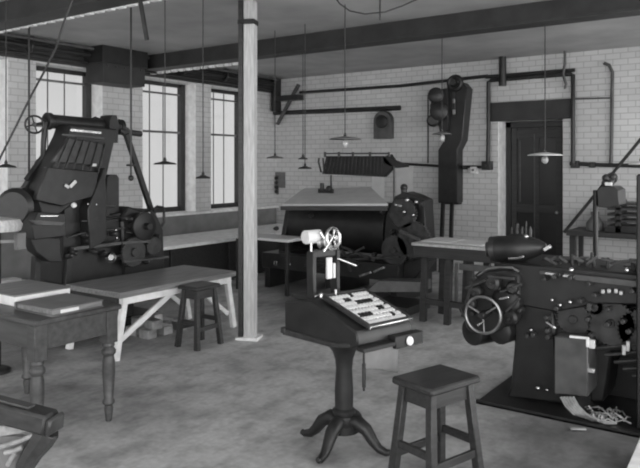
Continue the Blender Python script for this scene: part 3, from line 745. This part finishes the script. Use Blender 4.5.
# ------------------------------------------------------------------ cylinder press in the middle distance
YP = 7.7
def pp(x, y, v=0.0): return onY(x, y, YP + v)
t = thing('cylinder_press', 'large dark cylinder printing press with pale feed board in the middle distance', 'printing press', (-5.3, 8.2, 0))
def pprism(name, mat, pts, v0, v1, bevel=.01): return MB().prism([pp(x, y, v0) for x, y in pts], (0, v1 - v0, 0)).build(name, mat, t, bevel=bevel)
a, b = pp(262, 285), pp(398, 285)
for x in (a.x + .05, (a.x + b.x) / 2, b.x - .1):
    m = MB().span((x - .04, YP + .05, 0), (x + .05, YP + 1.1, .32)); m.build('side_frame', 'iron', t)
m = MB().span((a.x, YP, .3), (b.x, YP + 1.15, .52)); m.build('press_bed', 'iron', t)
c = pp(325, 232, .55)
MB().lathe([(.30, 0), (.36, .02), (.36, 1.62), (.30, 1.64)], (a.x + .3, YP + .55, .92), (1, 0, 0), 40).build('impression_cylinder', 'iron', t)
for x in (a.x + .22, b.x - .22): MB().prism([(x, YP + .1, .5), (x, YP + 1.05, .5), (x, YP + .95, 1.2), (x, YP + .3, 1.22)], (.08, 0, 0)).build('cheek', 'iron', t)
# feed board rising away from the viewer
fb = [pp(282, 206, -.05), pp(388, 206, -.05), onY(371, 189, 8.75), onY(304, 190, 8.75)]
MB().prism([p for p in fb], (0, 0, .03)).build('feed_board', 'paper', t)
MB().bar(fb[0] + Vector((0, -.02, -.03)), fb[1] + Vector((0, -.02, -.03)), .04, .06).build('board_rail', 'wood_brown', t)
m = MB().tube(pp(322, 190, .3), pp(322, 183, .3), .03).ball(pp(329, 189, .3), .05).span(pp(318, 193, .3), pp(334, 189, .34)); m.build('sheet_gauge', 'iron', t)
MB().span((a.x - .25, YP - .35, .74), (a.x + .75, YP + .1, .78)).build('delivery_board', 'paper', t)
for q in (a.x - .2, a.x + .7): MB().bar((q, YP - .3, .74), (q, YP - .3, 0), .05, .05, up=(0, 1, 0)).build('board_leg', 'wood_dark', t)
# driving side at right
cprs = [(395, 196), (404, 192), (414, 195), (424, 200), (426, 235), (428, 262), (414, 280), (398, 290), (380, 292), (384, 240), (386, 214)]
pprism('gear_housing', 'iron', cprs, .15, .42)
for x, y, r, n in ((404, 213, .2, 30), (415, 240, .24, 36), (396, 250, .2, 30)):
    MB().gear(pp(x, y, .08), (0, -1, 0), r, .05, n).lathe([(.05, 0), (.04, .09)], pp(x, y, .08), (0, -1, 0)).build('drive_gear', 'iron_worn', t)
m = MB().tube(pp(404, 198, .2), pp(404, 188, .2), .04).ball(pp(404, 187.5, .2), .05).tube(pp(417, 201, .2), pp(417, 197, .2), .05); m.pieces('oil_post', 'iron', t)
m = MB().ball(pp(407, 200, .0), .03).ball(pp(416, 202, .0), .025).ball(pp(396, 205, .0), .022).bar(pp(396, 205, .0), pp(402, 206, .0), .03, .03).ball(pp(404, 212, .0), .025).ball(pp(413, 215, 0), .02); m.pieces('steel_fitting', 'steel', t)
MB().bar(pp(400, 231, -.1), pp(420, 240, -.1), .03, .04).build('shipper_lever', 'iron_grey', t)
m = MB().bar(pp(360, 276, -.25), pp(372, 272, -.25), .05, .03); m.bar(pp(374, 272, -.25), pp(385, 267, -.25), .05, .03); m.box(pp(276, 263, -.15), (.05, .05, .06)); m.box(pp(289, 264, -.15), (.08, .04, .03)); m.pieces('bright_bar', 'steel', t)
m = MB(); rnd = random.Random(9)
for q in range(30): m.lathe([(.03, -.03), (.035, .0), (.02, .05)], pp(rnd.uniform(270, 425) if q % 2 else rnd.uniform(392, 426), rnd.uniform(200, 275), .1), (0, -1, 0), 8)
m.pieces('machine_bolt', 'iron_worn', t)
m = MB()
for q in range(8): m.bar(pp(rnd.uniform(275, 390), rnd.uniform(246, 262), -.02), pp(rnd.uniform(275, 400), rnd.uniform(255, 272), -.02), .03, .03)
m.pieces('link_rod', 'iron_worn', t)
# footboard, pale sloping sheet guard and step in front of the driving side
m = MB().prism([pp(x, y, -.35) for x, y in ((366, 292), (420, 292), (420, 282), (378, 281))], (0, .3, 0)); m.build('foot_board', 'sheet_grey', t)
MB().span(tuple(pp(366, 300, -.5).xy) + (0,), tuple(pp(430, 300, .1).xy) + (.10,)).build('step', 'wood_dark', t)
# sheet flyer above the press: slatted tray with a railed edge on two rods
fy = .85
m = MB().prism([pp(x, y, fy) for x, y in ((326, 156), (384, 156), (393, 166), (383, 177), (322, 174))], (0, .12, 0)); fl = m.build('sheet_flyer', 'iron', t)
m = MB()
for q in range(16): m.bar(pp(328 + q * 3.6, 157, fy - .01), pp(325 + q * 3.8, 174, fy - .01), .012, .02)
m.pieces('slat', 'iron_worn', fl)
m = MB().bar(pp(324, 153.5, fy), pp(390, 153.5, fy), .02, .02)
for x in (325, 339, 353, 370, 389): m.tube(pp(x, 157, fy), pp(x, 152, fy), .02)
m.build('flyer_rail', 'iron_worn', fl)
m = MB().prism([pp(x, y, fy) for x, y in ((383, 158), (389, 154), (393, 160), (406, 165), (406, 167), (396, 168), (390, 166), (384, 163))], (0, .1, 0)); m.build('flyer_arm', 'iron', t)
m = MB().path([pp(319, 158, fy), pp(318.5, 162, fy), pp(321, 172, fy), pp(324, 172, fy), pp(323, 158, fy)], .015); m.build('flyer_bracket', 'iron_worn', t)
for x, y0, y1 in ((331, 175, 196), (394, 166, 200)): MB().tube(pp(x, y1, fy), pp(x, y0, fy), .014).build('flyer_post', 'iron_worn', t)

# ------------------------------------------------------------------ belt drive on the tiled wall
YD = 10.35
def dp(x, y, v=0.0): return onY(x, y, YD + v)
t = thing('belt_drive', 'tall black cased belt drive hung on the tiled wall left of the door', 'belt drive', (dp(447, 200).x, YB - .3, 0))
MB().prism([dp(x, y) for x, y in ((447, 84), (462, 82), (467, 88), (462, 140), (457, 150), (457, 203), (438, 203), (438, 150), (444, 140))], (0, .245, 0)).build('belt_case', 'iron', t, bevel=.01)
for x, y, r in ((437, 96, .13), (440, 112, .15), (434, 121, .10)): MB().lathe([(r * .7, 0), (r, .03), (r, .14), (r * .7, .17)], dp(x, y, -.04), (.3, -1, 0), 22).lathe([(.03, -.04), (.03, .02)], dp(x, y, -.04), (.3, -1, 0), 10).build('motor_wheel', 'iron', t)
m = MB().prism([dp(x, y, -.08) for x, y in ((433, 92), (440, 89), (448, 88), (448, 130), (440, 134), (437, 118), (431, 116), (430, 106))], (0, .16, 0)); m.build('motor_body', 'iron', t)
MB().ring(dp(455, 83, -.03), (.1, -1, 0), .10, .04, 24).lathe([(.05, 0), (.05, .12)], dp(455, 83, .05), (.1, -1, 0)).build('pulley', 'iron', t)
m = MB().bar(dp(454, 92, -.02), dp(454, 116, -.02), .05, .02); m.build('belt', 'iron_worn', t)
m = MB().box(dp(454, 101, -.04), (.04, .02, .07)).box(dp(454, 112, -.04), (.05, .02, .08)).box(dp(443, 140.5, -.02), (.05, .02, .05)); m.pieces('steel_plate', 'steel_dull', t)
for x, x2 in ((443, 440.5), (452, 450)): MB().bar(dp(x, 202, .1), Vector((dp(x2, 240, .1).x, YD + .1, .005)), .06, .05, up=(0, 1, 0)).build('leg', 'iron', t)
m = MB()
for z in (1.15, 2.0, 2.7): m.span((dp(438, 150).x + .02, YD + .1, z), (dp(457, 150).x - .02, YB - .001, z + .08))
m.pieces('wall_bracket', 'iron', t)

# meter and notices on the tiled wall
c = onY(384, 126, YB - .06)
t = thing('arched_meter', 'dark round-topped box fixed high on the tiled wall above the press', 'meter', tuple(onY(384, 139, YB).xy) + (onY(384, 139, YB).z,))
hw_, z0, z1 = .17, onY(384, 139, YB).z, onY(384, 121, YB).z
pts = [(c.x - hw_, YB - .14, z0), (c.x + hw_, YB - .14, z0)] + [(c.x + hw_ * math.cos(a), YB - .14, z1 + hw_ * math.sin(a)) for a in [PI * i / 12 for i in range(13)]]
MB().prism(pts, (0, .139, 0)).build('case', 'iron_grey', t)
MB().lathe([(.11, 0), (.12, .02), (.1, .03)], (c.x, YB - .14, z1 - .02), (0, -1, 0), 24).build('dial_rim', 'iron', t)
for i, (x0, y0, x1, y1) in enumerate(((396, 165, 413, 199), (372, 170, 384, 198), (273, 172, 285, 188))):
    a, b = onY(x0, y0, YB - .012), onY(x1, y1, YB - .012)
    tag(MB().span((a.x, YB - .012, a.z), (b.x, YB - .001, b.z)).build('wall_notice', 'paper' if i < 2 else 'sheet_grey', None, bevel=0), ['blank pale notice sheet on the tiled wall above the press gears', 'narrow pale notice sheet on the tiled wall behind the press', 'small grey board on the tiled wall close to the room corner'][i], 'notice')
m = None
t = thing('bell_board', 'column of small dark pegs on the wall near the corner behind the post', 'peg board', tuple(onY(262, 195, YB - .03).xy) + (onY(262, 195, YB).z,))
a, b = onY(276, 175, YB - .03), onY(292, 195, YB - .03)
MB().span((a.x, YB - .03, b.z), (a.x + .05, YB - .001, a.z)).build('strip', 'sheet_grey', t)
for q in range(4): MB().ball((a.x + .025, YB - .05, a.z - .06 - q * (a.z - b.z - .1) / 3.2), .035).build('peg', 'iron', t, bevel=0)

# ------------------------------------------------------------------ pipes and conduits
def pipe(name, label, cat, pts, r, mat='iron', group=None):
    o = MB().path(pts, r, 10).build(name, mat, None, bevel=0); return tag(o, label, cat, group)
yw = YB - .05
def wp(x, y, d=.05): return onY(x, y, YB - d)
pipe('wall_pipe', 'thick dark pipe high on the tiled wall left, above the meter', 'pipe', [wp(262, 113.5), wp(330, 111), wp(400, 108)], .045, group='pipes on the tiled wall')
pipe('wall_pipe', 'thin upper pipe on the tiled wall running just under the ceiling to the door', 'pipe', [wp(300, 92.5), wp(400, 86), wp(488, 76)], .028, group='pipes on the tiled wall')
pipe('wall_pipe', 'upper of the two level pipes running above the door lintel', 'pipe', [wp(486, 77, .07), wp(575, 70, .07)], .03, group='pipes on the tiled wall')
pipe('wall_pipe', 'square frame of pipe carried round the door at sides and over the lintel', 'pipe', [wp(488, 166, .12), wp(488.5, 120, .12), wp(488.5, 82, .12), wp(491, 80.5, .12), wp(530, 77, .12), wp(570, 74, .12), wp(573, 75, .12), wp(573, 110, .12), wp(573, 163, .12)], .033, group='pipes on the tiled wall')
pipe('wall_pipe', 'level pipe at shoulder height on the tiled wall right of the door', 'pipe', [wp(570, 163.5), wp(600, 165), wp(660, 166)], .03, group='pipes on the tiled wall')
pipe('wall_pipe', 'level pipe at shoulder height on the tiled wall left of the door', 'pipe', [wp(398, 163.5), wp(440, 166), wp(486, 167)], .022, group='pipes on the tiled wall')
pipe('wall_pipe', 'thick short pipe dropping from the ceiling above the door corner', 'pipe', [Vector((wp(502.5, 60, .2).x, YB - .2, ZC)), wp(502.5, 86, .2)], .06, group='pipes on the tiled wall')
pipe('wall_pipe', 'faint grey conduit with hooked top on the tiled wall at far right', 'pipe', [wp(604, 63, .04), wp(609, 65, .04), wp(612.5, 72, .04), wp(612, 110, .04), wp(611, 164, .04)], .024, 'iron_grey', group='pipes on the tiled wall')
pipe('wall_pipe', 'thin conduit linking the door pipe to the hooked conduit', 'pipe', [wp(574, 99, .03), wp(610, 98, .03)], .012, 'iron_grey', group='pipes on the tiled wall')
pipe('wall_pipe', 'thin grey vertical conduit on the wall left of the belt drive', 'pipe', [wp(428, 95, .03), wp(428, 163, .03)], .012, 'iron_grey', group='pipes on the tiled wall')
pipe('conduit_hook', 'bent grey conduit end over the door lintel at right', 'conduit', [Vector((wp(565, 60, .2).x, YB - .2, ZC)), wp(565, 64, .2), wp(563, 74, .2), wp(566, 84, .2), wp(565, 89, .2)], .02, 'iron_grey')
for i, (x, y, s, mt, lb) in enumerate(((489, 165.5, .14, 'iron', 'black junction box at the foot of the pipe left of the door'), (475.5, 170, .11, 'paper', 'white switch plate under the pipe between belt drive and door'), (466, 167.5, .06, 'iron', 'small dark valve box on the pipe just right of the belt drive'), (576, 164.5, .11, 'iron', 'dark elbow box at the foot of the pipe right of the door'), (593, 165, .08, 'iron', 'small dark tee box on the pipe right of the door'))):
    c = wp(x, y, .0); h = s / 2
    t = thing('switch_box', lb, 'switch box', (c.x, YB - .05, c.z - h))
    MB().span((c.x - h, YB - .10 - .05 * (i == 0), c.z - h), (c.x + h, YB - .001, c.z + h)).build('box', mt, t)
    MB().lathe([(.02, 0), (.015, .03)], (c.x, YB - .10 - .05 * (i == 0), c.z), (0, -1, 0), 10).build('knob', 'iron_worn', t)
# shafting and pipes over the windows
def lw(x, y, d): return onX(x, y, XL + d)
for i, (zz, d, r, lb) in enumerate(((3.27, .16, .022, 'lowest dark pipe running across the window heads'), (3.37, .22, .035, 'thick line shaft over the windows, just above the lowest pipe'), (3.455, .30, .022, 'pipe along the window wall tight under the ceiling'))):
    for y0, y1, w_ in ((-1.0, DUCT[0] - .05, 'left of'), (DUCT[1] + .05, 10.3, 'right of')):
        pipe('overhead_pipe', lb + ', ' + w_ + ' the boxed casing', 'pipe', [Vector((XL + d, y0, zz)), Vector((XL + d, y1, zz))], r, ['iron', 'iron', 'iron_grey'][i], 'pipes over the windows')
for i, y in enumerate((5.15, 7.9, 8.9)):
    t = thing('shaft_hanger', ['iron shaft hanger over the leftmost brick pier', 'iron shaft hanger over the middle window, right of the boxed casing', 'iron shaft hanger over the brick pier nearest the corner'][i], 'hanger', (XL + .2, y, 3.1), 0, 'shaft hangers')
    MB().span((XL + .17, y - .04, 3.44), (XL + .27, y + .04, ZC)).build('drop_arm', 'iron', t)
    MB().ring((XL + .22, y, 3.37), (0, 1, 0), .065, .025, 18).build('bearing', 'iron', t)
t = thing('corner_bracket', 'dark iron bracket with a diagonal brace high in the room corner', 'bracket', (XL + .4, YB - .15, 2.85))
a = onY(290, 95, YB - .1)
MB().span((XL + .06, YB - .2, 3.05), (XL + .7, YB - .001, 3.15)).build('arm', 'iron', t)
MB().bar((XL + .14, YB - .12, 2.6), (XL + .66, YB - .12, 3.35), .07, .05).build('brace', 'iron_grey', t)
MB().span((XL + .06, YB - .22, 2.85), (XL + .14, YB - .001, ZC)).build('post', 'iron', t)

# ------------------------------------------------------------------ pendant lamps and cords
def pendant(x, y, Z, dia, label, shade, bulb=True, drop=None):
    p = atZ(x, y, Z); r = dia / 2
    t = thing('pendant_lamp', label, 'lamp', (p.x, p.y, p.z - .05), 0, 'pendant lamps')
    MB().lathe([(r, -.010), (r, -.004), (r * .85, .008), (r * .45, .016), (.03, .024), (.03, .018), (r * .43, .010), (r * .83, .001), (r * .97, -.010)], p + Vector((0, 0, .004)), (0, 0, 1), 32).build('shade', shade, t, bevel=0)
    MB().lathe([(.014, .015), (.016, .02), (.016, .045), (.006, .07)], p).build('socket', 'iron', t, bevel=0)
    if bulb: MB().ball(p + Vector((0, 0, -.05)), .035, 1.25).tube(p + Vector((0, 0, -.02)), p + Vector((0, 0, .05)), .015).build('bulb', 'bulb_glass', t, bevel=0)
    MB().tube(p + Vector((0, 0, .06)), (p.x, p.y, ZC), .0055, n=6).build('cord', 'rubber', t, bevel=0)
pendant(165, 164, 6.9, .23, 'black shaded lamp hanging before the window left of centre', 'iron', False)
pendant(203, 178, 6.9, .15, 'small black lamp hanging lowest, before the pier by the timber post', 'iron', False)
pendant(345, 139, 7.2, .34, 'grey wide shaded lamp hanging above the printing press', 'shade_grey')
pendant(545, 155, 7.2, .36, 'white enamel lamp hanging in front of the dark door', 'enamel')
pendant(6, 167, 6.6, .19, 'black shaded lamp hanging at the left edge', 'iron', False)
pendant(275, 158, 8.6, .22, 'dim grey lamp hanging just right of the timber post', 'shade_grey', False)
pendant(303, 159, 9.0, .13, 'tiny dark lamp high beside the left end of the sheet flyer', 'iron', False)
pendant(305, 168.5, 8.2, .17, 'dark lamp hanging below the tiny one left of the sheet flyer', 'iron', False)
pendant(641, 164, 7.0, .24, 'white lamp half cut off by the right edge', 'enamel', False)
pendant(442, 134, 8.2, .24, 'grey shaded lamp hanging against the belt drive', 'shade_grey')
p = atZ(131, 178, 6.9); t = thing('pull_rod', 'long thin pull rod with a ball end hanging right of the typecasting machine', 'pull rod', (p.x, p.y, p.z - .03))
MB().tube(p, (p.x, p.y, ZC), .01, n=8).build('rod', 'iron', t, bevel=0)
MB().ball(p, .03).build('ball_end', 'iron', t, bevel=0); MB().box(p + Vector((0, 0, .13)), (.08, .06, .02)).build('cross_piece', 'iron', t)
p = atZ(29, 183, 7.5); tag(MB().tube(p, (p.x, p.y, ZC), .012, n=8).build('hanger_rod', 'iron', None, bevel=0), 'thin dark vertical rod hanging behind the handwheel at left', 'rod', 'hanging rods')
p = atZ(147, 40, 6.0); p2 = atZ(141.5, 8, 6.0); d2 = (p2 - p).normalized(); p2 = p + d2 * ((ZC - p.z) / d2.z)
tag(MB().tube(p, p2, .02, n=8).build('hanger_rod', 'iron', None, bevel=0), 'short slanting dark rod under the ceiling between the beams', 'rod', 'hanging rods')
pts = [atZ(x, y, 5.6) for x, y in ((85, -41.4), (75, -8), (64, 22), (56, 48), (44, 72), (32, 94), (17, 124), (4, 150), (-8, 174))]
tag(MB().path(pts, .010, 6).build('slack_belt', 'iron', None, bevel=0), 'thin dark belt slanting from the ceiling down past the left edge', 'belt')
p = atZ(380, 20, 6.6); tag(MB().tube(p, (p.x, p.y, ZC), .008, n=6).build('ceiling_cord', 'rubber', None, bevel=0), 'short cord hanging from the ceiling right of the timber post', 'cord')
pts = [atZ(x, y, 6.0) for x, y in ((333, -5), (340, 4), (350, 11), (365, 14), (385, 12), (402, 6), (420, -2))]
tag(MB().path(pts, .007, 6).build('ceiling_cord', 'rubber', None, bevel=0), 'slack cord looping under the ceiling at top centre', 'cord')

# ------------------------------------------------------------------ corner of a heavy framed seat, lower left
t = thing('cane_frame', 'heavy dark rail with pale curved slats at the lower left corner', 'bench', tuple(atZ(20, 468, 2.9).xy) + (0,))
Zf = 2.9
dirv = (atZ(58, 416, Zf) - atZ(0, 401, 2.98)).normalized()
c1 = atZ(52, 423, Zf); c0 = c1 - dirv * .95
MB().bar(c0, c1, .10, .088).build('top_rail', 'wood_dark', t, bevel=.012)
MB().bar(c1, c1 + dirv * .028, .105, .075).build('end_block', 'iron_worn', t, bevel=.01)
MB().bar(c0 + UP * .047, c1 - dirv * .10 + UP * .047, .05, .012).build('rail_bead', 'wood_brown', t)
MB().path([atZ(x, y, Zf + .02) for x, y in ((48, 430), (42, 440), (33, 452), (25, 466), (20, 482), (17, 520), (16, 600), (16, 660))] + [Vector((atZ(16, 660, Zf + .02).x, atZ(16, 660, Zf + .02).y, 0))], [.055, .052, .045, .04, .036, .034, .034, .034, .034]).build('leg', 'wood_dark', t)
q = c0 + dirv * .08
MB().path([q, q + Vector((.03, .02, -.12)), q + Vector((.05, .03, -.3)), Vector((q.x + .05, q.y + .03, 0))], [.052, .044, .036, .034]).build('leg', 'wood_dark', t)
MB().bar((q.x + .05, q.y + .03, .32), (atZ(16, 660, Zf + .02).x, atZ(16, 660, Zf + .02).y, .30), .03, .05).build('stretcher', 'wood_dark', t)
for i, pl in enumerate((((36, 434), (22, 440), (0, 447), (-30, 456)), ((23, 447), (14, 451), (4, 453)), ((38, 446), (28, 456), (18, 468), (10, 482)), ((16, 453), (11, 459), (7, 466)))):
    MB().path([atZ(x, y, Zf + .01) for x, y in pl], .010, 8).build('curved_slat', 'cane', t)
MB().prism([atZ(x, y, Zf + .03) for x, y in ((-60, 420), (20, 428), (30, 432), (0, 437), (-60, 440))], FWD * .02).build('cane_panel', 'cane', t)
o = MB().prism([atZ(x, y, Zf + .06) for x, y in ((-60, 436), (36, 436), (40, 444), (18, 470), (10, 520), (-60, 520))], FWD * .02).build('back_panel', 'sheet_grey', t); o['label'] = 'grey back panel'

# pile of scrap under the bench, behind the stool
rnd = random.Random(21)
c = onz(192, 322, 0)
for i in range(9):
    k, lay = (i, 0) if i < 6 else (i - 6, 1)
    m = MB().box((-5.76 + .22 * (k % 2) + .03 * lay, 4.78 + .22 * (k // 2) + .05 * lay, .045 + .092 * lay), (.15, rnd.uniform(.09, .13), .09), (0, 0, rnd.uniform(-.2, .2)))
    tag(m.build('metal_ingot', 'lead', None), 'pale metal ingot in the heap on the floor behind the bench', 'ingot', 'ingots heaped behind the bench')

# ------------------------------------------------------------------ light: daylight through the windows, plus added bright fill where walls are omitted
wd = bpy.data.worlds.new('daylight_and_fill'); SC.world = wd; wd.use_nodes = True
nt = wd.node_tree; bg = nt.nodes['Background']
tc = nn(nt, 'ShaderNodeTexCoord'); sp = nn(nt, 'ShaderNodeSeparateXYZ'); mr = nn(nt, 'ShaderNodeMapRange')
nt.links.new(tc.outputs['Generated'], sp.inputs[0]); nt.links.new(sp.outputs[0], mr.inputs[0])
mr.inputs['From Min'].default_value = -.5; mr.inputs['From Max'].default_value = .5
mr.inputs['To Min'].default_value = .76; mr.inputs['To Max'].default_value = 4.3
nt.links.new(mr.outputs[0], bg.inputs[0]); bg.inputs[1].default_value = 1.0
def area(name, loc, target, size, power):
    l = bpy.data.lights.new(name, 'AREA'); l.shape = 'RECTANGLE'; l.size, l.size_y = size; l.energy = power
    o = bpy.data.objects.new(name, l); COL.objects.link(o); o.location = loc
    o.rotation_euler = (Vector(target) - Vector(loc)).to_track_quat('-Z', 'Y').to_euler(); return o
cam = bpy.data.cameras.new('camera'); co = bpy.data.objects.new('camera', cam); COL.objects.link(co)
co.location = (0, 0, HC); co.rotation_euler = (R(90), 0, YAW)
cam.sensor_width = 36; cam.lens = FPX / 640 * 36; cam.shift_y = -(234 - HY) / 640
cam.clip_start = .05
SC.camera = co
SC.view_settings.view_transform = 'Standard'; SC.view_settings.look = 'None'
SC.cycles.filter_width = 2.0
SC.view_settings.exposure = 0; SC.view_settings.gamma = 1
SC.view_settings.use_curve_mapping = False
